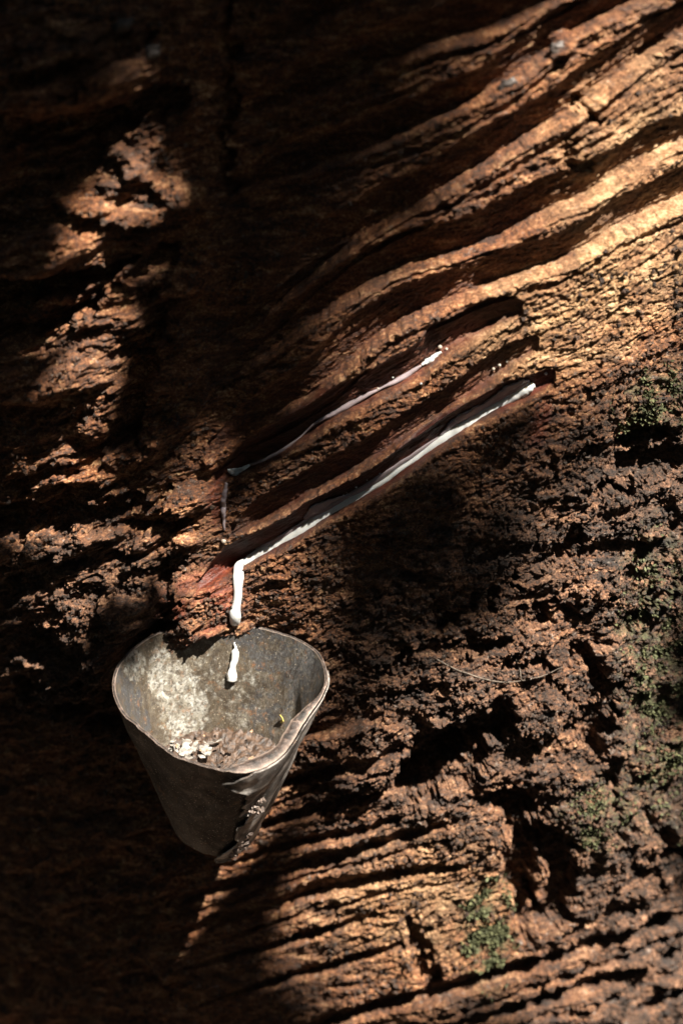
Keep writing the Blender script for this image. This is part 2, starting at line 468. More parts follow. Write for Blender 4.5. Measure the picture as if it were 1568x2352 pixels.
# pits and cracks (photo px polygons / lines), depth in mm
def polyline_dist(px, py, pts):
    d = np.full(px.shape, 1e9)
    for (x0, y0), (x1, y1) in zip(pts[:-1], pts[1:]):
        vx, vy = x1 - x0, y1 - y0
        t = np.clip(((px - x0) * vx + (py - y0) * vy) / (vx * vx + vy * vy), 0, 1)
        d = np.minimum(d, np.hypot(px - x0 - t * vx, py - y0 - t * vy))
    return d
jx = PX + 30 * fbm(S * 70, Z * 70, 5, 51, 0.65); jy = PY + 30 * fbm(S * 70, Z * 70, 5, 52, 0.65)
PITS = [  # pts, half width px, depth mm
    ([(940,1760),(1040,1700),(1130,1640)], 55, 22), ([(960,1800),(1080,1730)], 45, 20),
    ([(1170,1830),(1195,1930),(1190,2010),(1215,2110)], 42, 22), ([(1250,1890),(1290,1990),(1260,2080)], 40, 18),
    ([(1390,1760),(1405,1830),(1385,1900)], 11, 9), ([(1330,1500),(1380,1560),(1370,1620),(1340,1680)], 30, 16),
    ([(1400,1110),(1480,1060),(1568,1040)], 36, 14), ([(1440,1000),(1520,980)], 28, 10),
    ([(1010,1420),(1100,1370),(1180,1330)], 14, 8), ([(1280,1270),(1320,1220)], 20, 10),
    ([(1080,1480),(1180,1440),(1260,1380)], 15, 9), ([(1230,1690),(1320,1640)], 16, 9),
    ([(1160,1500),(1240,1520),(1300,1590)], 12, 7), ([(1440,1440),(1490,1380),(1568,1330)], 13, 8),
    ([(950,2110),(960,2180),(990,2230)], 26, 12), ([(1470,1850),(1510,1930),(1568,1960)], 20, 10),
    ([(870,1540),(960,1480),(1030,1470)], 16, 8), ([(1420,1960),(1500,2010)], 18, 9),
    ([(1290,330),(1310,380),(1350,360)], 14, 6), ([(1330,230),(1360,270)], 18, 6), ([(1480,130),(1540,110)], 12, 5),
    # left side
    ([(60,640),(200,600),(330,570)], 26, 18), ([(60,720),(200,690),(300,640)], 20, 14),
    ([(210,130),(300,110),(360,60)], 28, 16), ([(180,260),(330,240),(420,210)], 40, 20),
    ([(340,950),(360,800),(390,700),(400,560)], 34, 16), ([(150,1040),(260,1010),(340,960)], 22, 12),
    ([(100,1130),(240,1120),(400,1150)], 45, 16), ([(520,10),(530,200),(525,330),(530,440)], 14, 10),
    ([(400,1260),(420,1380),(380,1430)], 22, 12), ([(120,1530),(200,1600),(300,1650)], 40, 14),
]
for pts, hw, dep in PITS:
    x0 = min(p[0] for p in pts) - hw * 2.2; x1 = max(p[0] for p in pts) + hw * 2.2
    y0 = min(p[1] for p in pts) - hw * 2.2; y1 = max(p[1] for p in pts) + hw * 2.2
    m = (PX > x0) & (PX < x1) & (PY > y0) & (PY < y1)
    d = polyline_dist(jx[m], jy[m], pts)
    H[m] -= dep * 0.0009 * (1 - sstep(hw * 0.55, hw * 1.15, d))
# raised lumps: (px, py, rx, ry, ang, mm)
LUMPS = [(265,95,125,100,0,15), (330,70,50,40,30,6), (185,840,150,85,20,14), (215,520,95,45,20,14), (270,160,110,40,12,14), (110,780,70,40,20,8),
         (480,1375,75,60,0,9), (480,1432,45,12,10,2), (545,1434,60,12,-5,4), (110,1225,75,26,10,8), (235,1300,50,22,40,6),
         (430,1130,75,34,10,9), (1290,100,26,26,0,5), (780,1710,150,60,15,5), (1150,1590,170,90,10,7), (1400,1650,40,70,0,8),
         (320,1420,130,90,0,8), (160,1570,70,26,0,9), (860,1770,90,35,20,5), (1330,1820,70,70,0,6), (520,1010,30,60,-30,6),
         (340,330,70,18,-40,8), (430,410,50,16,-40,8), (330,440,90,18,-20,9), (390,600,110,24,-25,10)]
for cx, cy, rx, ry, an, mm in LUMPS:
    H += 0.001 * mm * blob(PX, PY, cx, cy, rx, ry, an, 0.45)

# the cuts
FRESH = np.zeros_like(S); CUTID = np.full(S.shape, -1, np.int16)
ends_r = {0: 1, 1: 1, 2: 1}
cut_sz = []
for k, (pts, wpx, dmm, fr, lip) in enumerate(CUTS):
    dmm = dmm * (0.68 if dmm > 13 else 0.85)
    wpx = wpx * (0.84 if wpx > 70 else 1.0)
    d = dmm * 0.001
    sz = np.array([hit_trunk(x, y, -0.6 * d) for x, y in pts])
    c = catmull(sz, 120)
    if k > 2:
        for _ in range(25): c[1:-1] = 0.25 * c[:-2] + 0.5 * c[1:-1] + 0.25 * c[2:]
    o = np.argsort(c[:, 0]); c = c[o]
    cut_sz.append(c)
    sa_, sb_ = c[0, 0], c[-1, 0]
    cols = np.where((sv > sa_) & (sv < sb_))[0]
    if len(cols) < 3: continue
    i0, i1 = cols[0], cols[-1] + 1
    ss = sv[i0:i1]
    g = np.interp(ss, c[:, 0], c[:, 1])
    slope = np.gradient(g, ss); cosa = 1 / np.sqrt(1 + slope ** 2)
    wig = (0.0010 - 0.0006 * fr) * fbm(ss * 60, ss * 0 + k * 3.1, 3, 60)
    w = wpx * 0.000285 * (1 + (0.18 - 0.08 * fr) * fbm(ss * 30, ss * 0 + k * 7.7, 3, 61))
    dd = d * (1 + (0.3 - 0.25 * fr) * fbm(ss * 28, ss * 0 + k * 5.3, 2, 62))
    rlen = 0.026 if fr > 0.5 else 0.05
    tl = sstep(0, 0.02 if fr > 0.5 else 0.05, ss - sa_); tr = np.sqrt(np.clip((sb_ - ss) / rlen, 0, 1))
    tap = np.minimum(tl, tr)
    if wpx < 21: dd = dd * np.clip(0.5 + 1.9 * fbm(ss * 22, ss * 0 + k * 4.1, 3, 64), 0, 1)
    w = w * (0.35 + 0.65 * tap); dd = dd * tap
    zr0 = np.searchsorted(zv, g.min() - 0.03); zr1 = np.searchsorted(zv, g.max() + 0.05)
    sub = (slice(i0, i1), slice(zr0, zr1))
    q = (Z[sub] - (g + wig)[:, None]) * cosa[:, None]
    q = q + (1 - 0.7 * fr) * 0.0008 * fbm(S[sub] * 120, Z[sub] * 120, 3, 63)
    W = w[:, None]; D = dd[:, None]
    l = (0.14 + 0.10 * fr) * W
    qq = np.clip(q / W, 0, 1)
    face = np.where((q >= 0) & (q < W), D * ((1 - qq) ** 0.8 + (1 - fr) * 0.10 * np.where(qq < 0.9, (qq * 3.3) % 1.0 - 0.5, 0)), 0)
    led = np.where((q < 0) & (q > -l), D * (1 + q / l), 0)
    prof = face + led
    lipb = lip * 0.0016 * np.exp(-((q + 1.15 * l) / (0.42 * l)) ** 2) * tap[:, None]
    edge = 0.0006 * np.exp(-((q - 1.18 * W) / (0.30 * W)) ** 2) * tap[:, None]
    inside = sstep(-l * (0.6 + 0.4 * fr), l * 0.1 * (1 - fr) - l * 0.4 * fr, q) * (1 - sstep(W * 0.9, W * 1.05, q)) * (tap[:, None] > 0.03)
    keepn = 0.25 + 0.3 * (1 - fr)
    hn = HN[sub]
    low = 0.008 * fbm(S[sub] * 9, Z[sub] * 5, 3, 8)
    H[sub] = H[sub] - inside * (hn - low) * (1 - keepn) - prof + lipb + edge
    H[sub] += inside * 0.00045 * ridged(((S[sub] * ca + Z[sub] * sa)) * 50, q * 700, 3, 66)
    FRESH[sub] = np.maximum(FRESH[sub], inside * (0.25 + 0.75 * fr) * min(1, 0.25 + fr * 1.3))
    idm = (q > -l * 0.9) & (q < W * 1.0) & (tap[:, None] > 0.06)
    CUTID[sub] = np.where(idm, k, CUTID[sub])

# side-slip makes small overhangs
slip_s = 0.0011 * fbm(S * 230, Z * 230, 2, 71); slip_z = 0.0014 * fbm(S * 230, Z * 230, 2, 72)
smooth_keep = 1 - 0.9 * np.clip(FRESH * 1.5, 0, 1)
rr = R0 + H
flare = 0.10 * np.exp(-Z / 0.16)
THs = TH + slip_s * smooth_keep / R0
POS = np.stack([AX + np.sin(THs) * (rr + flare), AY - np.cos(THs) * (rr + flare), Z + slip_z * smooth_keep], -1)
POS[0, :, :2] = POS[-1, :, :2] = 0.5 * (POS[0, :, :2] + POS[-1, :, :2])

WOOD = np.clip(1 - rough * 0.75 - 0.5 * sstep(1300, 1500, PX) * sstep(900, 1100, PY), 0, 1)
PALE_SUN = np.clip(blob(PX, PY, 1340, 690, 250, 120, 25, 0.6) + 0.8 * blob(PX, PY, 1470, 380, 190, 230, 0, 0.6) + 0.5 * blob(PX, PY, 950, 2060, 190, 130, 15, 0.6), 0, 1) * (0.35 + 0.65 * sstep(-0.3, 0.3, fbm(S * 45, Z * 45, 4, 81)))  # pale scraped wood, with the sun's hot spot painted in as lighter colour
REDL = 1.1 * blob(PX, PY, 480, 1360, 85, 75, 0, 0.45) * sstep(-0.5, 0.2, fbm(S * 60, Z * 60, 3, 80))
REDL = np.maximum(REDL, blob(PX, PY, 1235, 960, 22, 60, -20, 0.6))
REDL = np.maximum(REDL, blob(PX, PY, 505, 1140, 14, 60, 0, 0.6))
FRESH = np.maximum(FRESH, REDL * 0.75)
MOSSW = np.clip(blob(PX, PY, 1500, 1550, 90, 300, 0, 0.5) + blob(PX, PY, 1350, 1840, 80, 80, 0, 0.5) + blob(PX, PY, 1110, 2130, 60, 110, 0, 0.5) + blob(PX, PY, 1500, 920, 110, 70, 30, 0.5) * 0.7, 0, 1)

tree = empty('rubber_tree', (AX, AY, 0))
tag(tree, 'brown rubber tree trunk with rough bark scored by slanting tapping cuts', 'tree')
F = grid_faces(NS, NZ)
vid = CUTID.ravel()
fid = vid[F].max(1)
Vall = POS.reshape(-1, 3)
att = {'wood': WOOD.ravel(), 'fresh': FRESH.ravel(), 'redlump': REDL.ravel(), 'moss': MOSSW.ravel(), 'pale': PALE_SUN.ravel()}
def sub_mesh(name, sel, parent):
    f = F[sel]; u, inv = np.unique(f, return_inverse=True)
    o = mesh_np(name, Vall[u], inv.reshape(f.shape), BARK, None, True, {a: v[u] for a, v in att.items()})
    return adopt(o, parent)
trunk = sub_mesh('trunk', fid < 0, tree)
CUTLABEL = {0: 'fresh dark red cut holding the thick white latex', 1: 'clean cut between the two cuts with latex', 2: 'dark cut with a thin broken latex film'}
for k in range(len(CUTS)):
    sel = fid == k
    if sel.sum() < 20: continue
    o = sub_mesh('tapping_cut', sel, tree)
    if k in CUTLABEL: o['label'] = CUTLABEL[k]

def surf(s, z):
    """displaced trunk point and outward normal at (s, z)"""
    i = int(np.clip(np.searchsorted(sv, s) - 1, 0, NS - 2)); j = int(np.clip(np.searchsorted(zv, z) - 1, 0, NZ - 2))
    fu = (s - sv[i]) / (sv[i + 1] - sv[i]); fv = (z - zv[j]) / (zv[j + 1] - zv[j])
    p = (POS[i, j] * (1 - fu) + POS[i + 1, j] * fu) * (1 - fv) + (POS[i, j + 1] * (1 - fu) + POS[i + 1, j + 1] * fu) * fv
    return p
def hgt(s, z):
    i = int(np.clip(np.searchsorted(sv, s), 0, NS - 1)); j = int(np.clip(np.searchsorted(zv, z), 0, NZ - 1))
    return H[i, j]
def norm_at(s):
    return np.array([math.sin(s / R0), -math.cos(s / R0), 0.0])
def pick(px, py):
    """pixel -> (point on the relief, outward radial normal, s, z); marches along the ray to the first crossing"""
    hs = np.linspace(0.075, -0.035, 110)
    for h in hs:
        s, z = hit_trunk(px, py, h)
        if hgt(s, z) >= h - 0.0006: break
    return surf(s, z), norm_at(s), s, z

# ------------------------------------------------------------------ latex
def smooth_path(P, it=2):
    P = P.copy()
    for _ in range(it):
        P[1:-1] = 0.25 * P[:-2] + 0.5 * P[1:-1] + 0.25 * P[2:]
    return P

def ribbon(name, P, N, wid, hgt_, mat, nsec=10, ragged=0.0, seed=0, parent=None):
    """a lying fluid body: elliptic section following points P with normals N, widths/heights per point"""
    n = len(P)
    T = np.gradient(P, axis=0); T /= np.linalg.norm(T, axis=1)[:, None]
    N = N - (N * T).sum(1)[:, None] * T; N /= np.linalg.norm(N, axis=1)[:, None]
    B = np.cross(T, N)
    a = np.linspace(0, 2 * np.pi, nsec, endpoint=False)
    V = np.zeros((n, nsec, 3))
    tt = np.arange(n)
    for j, an in enumerate(a):
        rg = 1 + ragged * (perlin(tt * 0.09 + 7 * math.cos(an), tt * 0 + 3 * math.sin(an) + seed, seed) + 0.5 * perlin(tt * 0.23 + 9 * math.cos(an), tt * 0 + 3 * math.sin(an) + seed, seed))
        V[:, j] = P + B * (wid * 0.5 * math.cos(an) * rg)[:, None] + N * (hgt_ * 0.5 * (math.sin(an)) * (1 if math.sin(an) > 0 else 0.8))[:, None]
    verts = np.vstack([V.reshape(-1, 3), P[0] - T[0] * wid[0] * 0.1, P[-1] + T[-1] * wid[-1] * 0.1])
    F = []
    for i in range(n - 1):
        for j in range(nsec):
            F.append((i * nsec + j, i * nsec + (j + 1) % nsec, (i + 1) * nsec + (j + 1) % nsec, (i + 1) * nsec + j))
    me = bpy.data.meshes.new(name)
    for j in range(nsec):
        F.append((n * nsec, (j + 1) % nsec, j))
        F.append((n * nsec + 1, (n - 1) * nsec + j, (n - 1) * nsec + (j + 1) % nsec))
    me.from_pydata([tuple(v) for v in verts], [], F)
    for p in me.polygons: p.use_smooth = True
    me.materials.append(mat)
    o = bpy.data.objects.new(name, me); C.objects.link(o)
    if parent: adopt(o, parent)
    return o

def along(pts, n, lift=0.0):
    """pts: (px, py, width px, height px) -> surface points, normals, widths, heights"""
    c = catmull(np.array(pts, float), n)
    P = []; N = []
    for x, y, w, h in c:
        p, nn, s, z = pick(x, y); P.append(p + nn * lift); N.append(nn)
    return smooth_path(np.array(P), 3), np.array(N), c[:, 2] * 0.00026, c[:, 3] * 0.00026

CV = -np.array(FWD)      # towards the viewer side of the trunk, used to tilt the pooled surfaces outward and up
root = empty('latex_stream', pick(560, 1290)[0])
tag(root, 'thick white latex running down the lowest fresh cut and dripping towards the cup', 'latex')
P, N, w, h = along([(1224,880,12,9),(1205,892,26,14),(1160,916,24,11),(1100,950,27,11),(1050,985,25,10),(1000,1018,17,8),(930,1066,13,7),(870,1108,15,8),(800,1150,21,9),(740,1184,27,10),(700,1212,26,10),(640,1244,25,10),(600,1268,22,11),(562,1290,20,12)], 220, 0.0012)
N = N + np.array([0, 0, 0.6])
ribbon('groove_flow', P, N, w, h * 0.8, LATEX, 12, 0.55, 3, root)
P, N, w, h = along([(1214,876,6,4),(1180,896,20,5),(1140,918,14,4),(1100,940,24,5),(1060,968,22,5),(1020,994,8,4),(960,1036,10,4),(900,1076,12,4),(850,1110,16,5),(790,1146,14,5),(740,1172,20,5),(690,1206,14,4),(640,1236,12,4),(590,1262,8,4)], 160, 0.0007)
o = ribbon('wall_film', P, N + np.array([0, 0, -0.4]), w, h, FILM, 10, 0.9, 14, root)
o['label'] = 'thin translucent grey latex film along the upper edge of the flow'
P, N, w, h = along([(566,1284,14,10),(552,1296,26,13),(549,1320,25,12),(550,1350,20,11),(546,1385,20,12),(541,1410,28,18),(541,1428,22,16)], 70, 0.0022)
P = smooth_path(P, 60)
ribbon('drip', P, N, w, h, LATEX, 14, 0.22, 5, root)
for pts, sd in (([(1010,998,4,2),(1045,968,22,4),(1090,944,26,4),(1120,922,10,3)], 8), ([(1110,930,4,2),(1150,902,18,4),(1190,880,18,4),(1214,872,4,2)], 9), ([(700,1190,6,3),(725,1168,26,5),(760,1150,16,4),(790,1138,4,2)], 10)):
    P, N, w, h = along(pts, 60, 0.0010)
    o = ribbon('wall_film', P, N + np.array([0, 0, -0.5]), w, h, FILM, 10, 0.9, sd, root)
    o['label'] = 'thin translucent grey latex film on the cut wall'

root = empty('latex_trickle', pick(760, 950)[0])
tag(root, 'thin lilac grey latex trickle drying along the second cut above', 'latex')
for pts, m, sd in (([(525,1078,5,5),(538,1080,17,9),(552,1078,13,7),(575,1066,7,5)], LATEX, 1),
                   ([(575,1066,6,5),(620,1048,9,5),(660,1024,8,5),(690,1002,4,4),(730,966,6,5),(770,945,12,6),(830,912,11,6),(880,888,5,5),(930,862,13,6),(966,838,4,4)], FILM, 2),
                   ([(968,836,5,5),(985,826,13,7),(1004,812,8,6),(1012,806,4,4)], LATEX, 3)):
    P, N, w, h = along(pts, 90, 0.0011)
    ribbon('dried_flow', P, N + np.array([0, 0, 0.5]), w, h, m, 10, 0.6, sd, root)
root = None
P, N, w, h = along([(522,1108,6,5),(516,1135,12,8),(514,1160,14,9),(516,1190,8,6),(516,1215,5,4)], 50, 0.001)
o = ribbon('latex_run', P, N, w, h, FILM, 10, 0.3, 4)
tag(o, 'small grey latex run hanging below the left end of the second cut', 'latex')

def lump_mesh(name, center, r, mat, seed=0, squash=(1, 1, 1), jag=0.2, sub=2, parent=None, smooth=True, rot=None):
    import bmesh
    bm = bmesh.new()
    bmesh.ops.create_icosphere(bm, subdivisions=sub, radius=1.0)
    rg = random.Random(seed)
    off = [rg.uniform(0, 50) for _ in range(2)]
    R = (rot or Matrix.Identity(3))
    for v in bm.verts:
        n = float(fbm(np.array([v.co.x * 1.3 + off[0]]), np.array([v.co.y * 1.3 + v.co.z * 1.7 + off[1]]), 2, 90)[0])
        k = 1 + jag * n * 1.6
        v.co = R @ Vector((v.co.x * k * r * squash[0], v.co.y * k * r * squash[1], v.co.z * k * r * squash[2]))
    me = bpy.data.meshes.new(name); bm.to_mesh(me); bm.free()
    for p in me.polygons: p.use_smooth = smooth
    me.materials.append(mat)
    o = bpy.data.objects.new(name, me); C.objects.link(o)
    if parent: adopt(o, parent)
    o.location = tuple(float(x) for x in center)
    if parent:
        o.matrix_parent_inverse = Matrix.Translation(-Vector(parent.location))
    return o

BEADS = [(1010,797,8,'pair of pale latex beads at the upper end of the second cut, larger bead'), (1024,799,5.5,'smaller bead beside the largest bead at the upper end of the second cut'),
         (1253,858,6.5,'shiny pale bead in the rounded tip of the lowest fresh cut'),
         (1132,846,6,'lower bead of three on the lip of the middle cut'), (1146,838,6,'middle bead of three on the lip of the middle cut'), (1162,829,6,'upper bead of three on the lip of the middle cut'),
         (1045,966,6,'bead at the upper edge of the wide latex film'), (868,892,5,'grey bead on the wall of the second cut'), (516,1242,10,'dull grey drop below the small latex run'),]
for i, (x, y, r, lb) in enumerate(BEADS):
    p, n, s, z = pick(x, y)
    o = lump_mesh('latex_bead', p + n * r * 0.00010, r * 0.00015, BEAD if i != 2 else LATEX, i, (1, 1, 1), 0.12, 3)
    tag(o, lb, 'latex bead', 'latex beads on the cuts')
small = [(872,1087), (843,1103), (818,1118), (796,1130), (789,1138), (902,866), (760,1150), (966,878)]
for i, (x, y) in enumerate(small):
    p, n, s, z = pick(x, y)
    o = lump_mesh('latex_speck', p + n * 0.0003, random.uniform(0.0004, 0.0008), LATEX, 30 + i, (1, 1, 1), 0.1, 2)
    tag(o, 'tiny pale latex speck on the dark wall of a fresh cut', 'latex speck', 'latex specks on the cut walls')
for i, (x, y, r, lb) in enumerate([(1275,108,20,'rounded grey resin lump on the lit bark near the top of the trunk'), (1162,192,20,'glossy grey elongated resin lump lying in a cut near the top'), (290,58,22,'blue grey resin blob in the dark bark near the top'), (350,116,20,'blue grey resin smear under the other dark blob')]):
    p, n, s, z = pick(x, y)
    o = lump_mesh('resin_lump', p + n * 0.001, r * 0.00021, RESIN, 50 + i, (1.3 if i else 0.9, 0.55, 0.75), 0.5, 3, rot=Matrix.Rotation(math.radians(-25), 3, 'Y'))
    tag(o, lb, 'resin', 'resin lumps on the bark')

# ------------------------------------------------------------------ the cup
TILT = math.radians(12)
CN = np.array([0.0, -math.sin(TILT), math.cos(TILT)])        # rim plane normal
back = np.array(hit_plane(505, 1437, np.array([0, 0.006, 0]), np.array([0, 1.0, 0])))
E1 = np.array([1.0, 0, 0]); E2 = np.cross(CN, E1)           # E2 points away from the viewer
RIM = [(560,1440),(600,1443),(650,1455),(690,1470),(730,1500),(745,1530),(749,1566),(735,1600),(708,1622),(672,1655),(651,1688),(640,1712),(606,1735),(566,1748),(540,1762),(520,1771),(480,1763),(440,1750),(405,1737),(378,1716),(346,1690),(312,1661),(286,1640),(266,1602),(262,1562),(271,1533),(296,1500),(331,1474),(380,1450),(435,1437),(500,1440)]
LIPO = [(749,1566),(743,1600),(722,1645),(700,1686),(672,1728),(645,1760),(610,1783),(570,1788),(535,1780),(520,1771)]
rc = hit_plane(505, 1592, back, CN)
def polar(pts):
    out = []
    for x, y in pts:
        p = hit_plane(x, y, back, CN) - rc
        out.append((math.atan2(p @ E2, p @ E1), math.hypot(p @ E1, p @ E2)))
    return out
NA = 360
A = np.linspace(-np.pi, np.pi, NA, endpoint=False)
pr = sorted(polar(RIM)); pa = np.array([p[0] for p in pr]); prr = np.array([p[1] for p in pr])
r_in = np.interp(A, np.concatenate([pa - 2 * np.pi, pa, pa + 2 * np.pi]), np.tile(prr, 3))
def sm(a, it=3):
    for _ in range(it): a = 0.25 * np.roll(a, 1) + 0.5 * a + 0.25 * np.roll(a, -1)
    return a
r_in = sm(r_in, 4)
po = sorted(polar(LIPO)); oa = np.array([p[0] for p in po]); orr = np.array([p[1] for p in po])
r_out = np.where((A > oa[0]) & (A < oa[-1]), np.interp(A, oa, orr), r_in)
r_out = r_in + 0.60 * (sm(r_out, 4) - r_in)
r_out = np.maximum(r_out, r_in + 0.0009)
lipw = r_out - r_in
HC = 0.098
bc = hit_plane(498, 1884, rc - CN * HC, CN)
tri = sm((math.cos(math.pi / 3) / np.cos(np.pi / 3 - np.abs(((A + math.radians(82) + np.pi / 3) % (2 * np.pi / 3)) - np.pi / 3))) ** 0.45, 10)
r_bot = 0.0290 * tri ** 0.35 * (1 + 0.03 * fbm(np.cos(A) * 3, np.sin(A) * 3, 3, 94)) + 0.0006 * np.exp(-((A + math.radians(76)) / 0.16) ** 2)
zr_ = 0.0016 * fbm(np.cos(A) * 2.4, np.sin(A) * 2.4, 4, 93) + 0.0005 * perlin(A * 14, A * 0, 92)
NTt = 120
t = np.linspace(0, 1, NTt)
def cup_surface(r_rim, rb, inset, drop, dent=0.0030, seed=0):
    a = A[:, None]; tt = t[None, :]
    # the lip's extra width dies out quickly below the rim
    rr_ = r_rim[:, None] * (1 - tt) + rb[:, None] * tt - inset
    rr_ = rr_ + dent * fbm(np.cos(a) * 1.6 + tt * 2.0, np.sin(a) * 1.6 + tt * 1.3, 3, 95) * np.sin(np.pi * np.clip(tt * 1.1, 0, 1))
    cen = rc[None, None, :] * (1 - tt[..., None]) + bc[None, None, :] * tt[..., None]
    P = cen + E1 * (np.cos(a) * rr_)[..., None] + E2 * (np.sin(a) * rr_)[..., None]
    P = P + CN * (zr_[:, None] * (1 - tt) ** 3 - 0.001 * np.exp(-((A[:, None] + 1.33) / 0.35) ** 2) * tt ** 6)[..., None]
    return P
cup = empty('latex_cup', bc)
tag(cup, 'dented grey sheet metal latex cup with a ragged crusted rim, wedged under the drip', 'cup')
POUT = cup_surface(r_out, r_bot, 0.0, 0.0)
PIN = cup_surface(r_in, r_bot, 0.0009, 0.0)
def ring_obj(name, P, mat, attrs=None, flip=False):
    F = grid_faces(P.shape[0], P.shape[1], True)
    if flip: F = F[:, ::-1]
    o = mesh_np(name, P.reshape(-1, 3), F, mat, None, True, attrs)
    return adopt(o, cup)
ring_obj('wall', POUT, METAL)
ipx, ipy, _ = project(PIN.reshape(-1, 3))
film = np.zeros(len(ipx)); dark_shade = np.zeros(len(ipx))
for cx, cy, rx, ry, an, v in ((310,1530,26,36,0,1.0),(368,1545,30,60,0,1.0),(420,1620,60,110,10,0.75),(400,1690,40,60,0,0.6),(570,1610,60,90,-10,0.45),(500,1560,40,80,0,0.4),(450,1500,60,50,0,0.35)):
    film = np.maximum(film, v * blob(ipx, ipy, cx, cy, rx, ry, an, 0.4))
for cx, cy, rx, ry, an, v in ((300,1600,26,50,10,0.7),(325,1655,22,40,20,0.6),(465,1450,60,18,5,0.75),(640,1490,90,60,0,0.6),(700,1560,55,90,0,0.65),(630,1640,80,100,0,0.45),(275,1570,12,50,0,0.6),(570,1460,60,30,0,0.7)):  # dark metal patches, plus shade painted in at right and top back
    dark_shade = np.maximum(dark_shade, v * blob(ipx, ipy, cx, cy, rx, ry, an, 0.45))
ring_obj('lining', PIN, LINING, {'film': film, 'dark': dark_shade}, True)
# rim strip between lining and wall: a thin turned edge, wide and crusted along the folded lip
NL = 14
u = np.linspace(0, 1, NL)
thick = np.clip(lipw / 0.012, 0, 1)
arch = np.sin(np.pi * u)[None, :] * (0.0004 + 0.0022 * thick)[:, None]
base = PIN[:, 0][:, None, :] * (1 - u)[None, :, None] + POUT[:, 0][:, None, :] * u[None, :, None]
bump = thick[:, None] * 0.0014 * fbm(A[:, None] * 26 + 0 * u[None, :], u[None, :] * 3 + 0 * A[:, None], 4, 97) * np.sin(np.pi * u)[None, :]
rimP = base + CN * (arch + bump - thick[:, None] * 0.004 * (u ** 1.5)[None, :] * 0)[..., None]
ue = np.abs(2 * u - 1)[None, :] ** 4 + 0 * A[:, None]
o = ring_obj('rim_lip', rimP, CRUST_LIP, {'edge': ue.ravel()})
o['label'] = 'pale crusted rim, folded wide on the right'
# bottom plate
bv = [tuple(bc + CN * 0.004)] + [tuple(bc + CN * 0.0005 * math.sin(3 * a) + E1 * math.cos(a) * r + E2 * math.sin(a) * r) for a, r in zip(A, r_bot)]
me = bpy.data.meshes.new('bottom'); me.from_pydata(bv, [], [(0, 1 + i, 1 + (i + 1) % NA) for i in range(NA)]); me.materials.append(METAL)
o = bpy.data.objects.new('bottom', me); C.objects.link(o); adopt(o, cup)
# overlapping seam sheet on the right front, ragged left edge
a0 = math.radians(-90 + 17); a1 = math.radians(18)
na, nt = 110, 110
av = np.linspace(0, 1, na); tv = np.linspace(0.004, 1.03, nt)
SP = np.zeros((na, nt, 3))
for j, tt in enumerate(tv):
    ed = 0.20 * float(fbm(np.array([tt * 5.0]), np.array([0.3]), 4, 98)[0]) + (0.26 if 0.52 < tt < 0.62 else 0) * 0.3
    ed += 0.30 * max(0, 0.12 - abs(tt - 0.12)) / 0.12 * -1 * 0.5
    if tt > 0.86: ed += (tt - 0.86) * -1.5
    for i, uu in enumerate(av):
        a = (a0 + ed) * (1 - uu) + a1 * uu
        x = (a + np.pi) / (2 * np.pi) * NA
        i0 = int(x) % NA; i1 = (i0 + 1) % NA; f = x - int(x)
        tj = min(tt, 1.0) * (NTt - 1); j0 = min(int(tj), NTt - 2); g = tj - j0
        p = (POUT[i0, j0] * (1 - f) + POUT[i1, j0] * f) * (1 - g) + (POUT[i0, j0 + 1] * (1 - f) + POUT[i1, j0 + 1] * f) * g
        rad = E1 * math.cos(a) + E2 * math.sin(a)
        lift = 0.0004 + 0.0018 * math.exp(-uu * 14) * min(1, tt * 6) + 0.0006 * math.sin(tt * 9 + uu * 3)
        if tt > 1: p = p - CN * (tt - 1) * HC
        SP[i, j] = p + rad * lift
o = mesh_np('seam_sheet', SP.reshape(-1, 3), grid_faces(na, nt), SEAM_LIT, None, True); adopt(o, cup)
sol = o.modifiers.new('thickness', 'SOLIDIFY'); sol.thickness = 0.0007
# torn burrs on the seam edge
def burr(name, px, py, n, spread, seed):
    rg = random.Random(seed)
    import bmesh
    bm = bmesh.new()
    for i in range(n):
        x = px + rg.uniform(-1, 1) * spread[0]; y = py + rg.uniform(-1, 1) * spread[1]
        y -= (x - px) * 0.9
        p = hit_plane(x, y, burr_p0, burr_n)
        r = rg.uniform(0.0007, 0.0018)
        mm = Matrix.Translation(Vector(p)) @ Matrix.Rotation(rg.uniform(0, 6), 4, Vector((rg.random(), rg.random(), rg.random() + 0.1)))
        g = bmesh.ops.create_icosphere(bm, subdivisions=1, radius=r, matrix=mm @ Matrix.Diagonal((1.5, 0.5, 0.9, 1)))
        for v in g['verts']: v.co += Vector((rg.uniform(-1, 1), rg.uniform(-1, 1), rg.uniform(-1, 1))) * r * 0.35
    me = bpy.data.meshes.new(name); bm.to_mesh(me); bm.free(); me.materials.append(CRUST)
    o = bpy.data.objects.new(name, me); C.objects.link(o); adopt(o, cup); return o
q = SP[4, int(nt * 0.45)]; burr_p0 = q + np.array([0.002, -0.0012, 0]); burr_n = np.array([-0.45, 0.85, 0.25])
burr('torn_burr', 590, 1858, 16, (18, 14), 3)
q = SP[6, nt - 2]; burr_p0 = q; burr_n = np.array([0, 1, 0.2])
burr('torn_burr', 552, 1946, 26, (30, 9), 4)

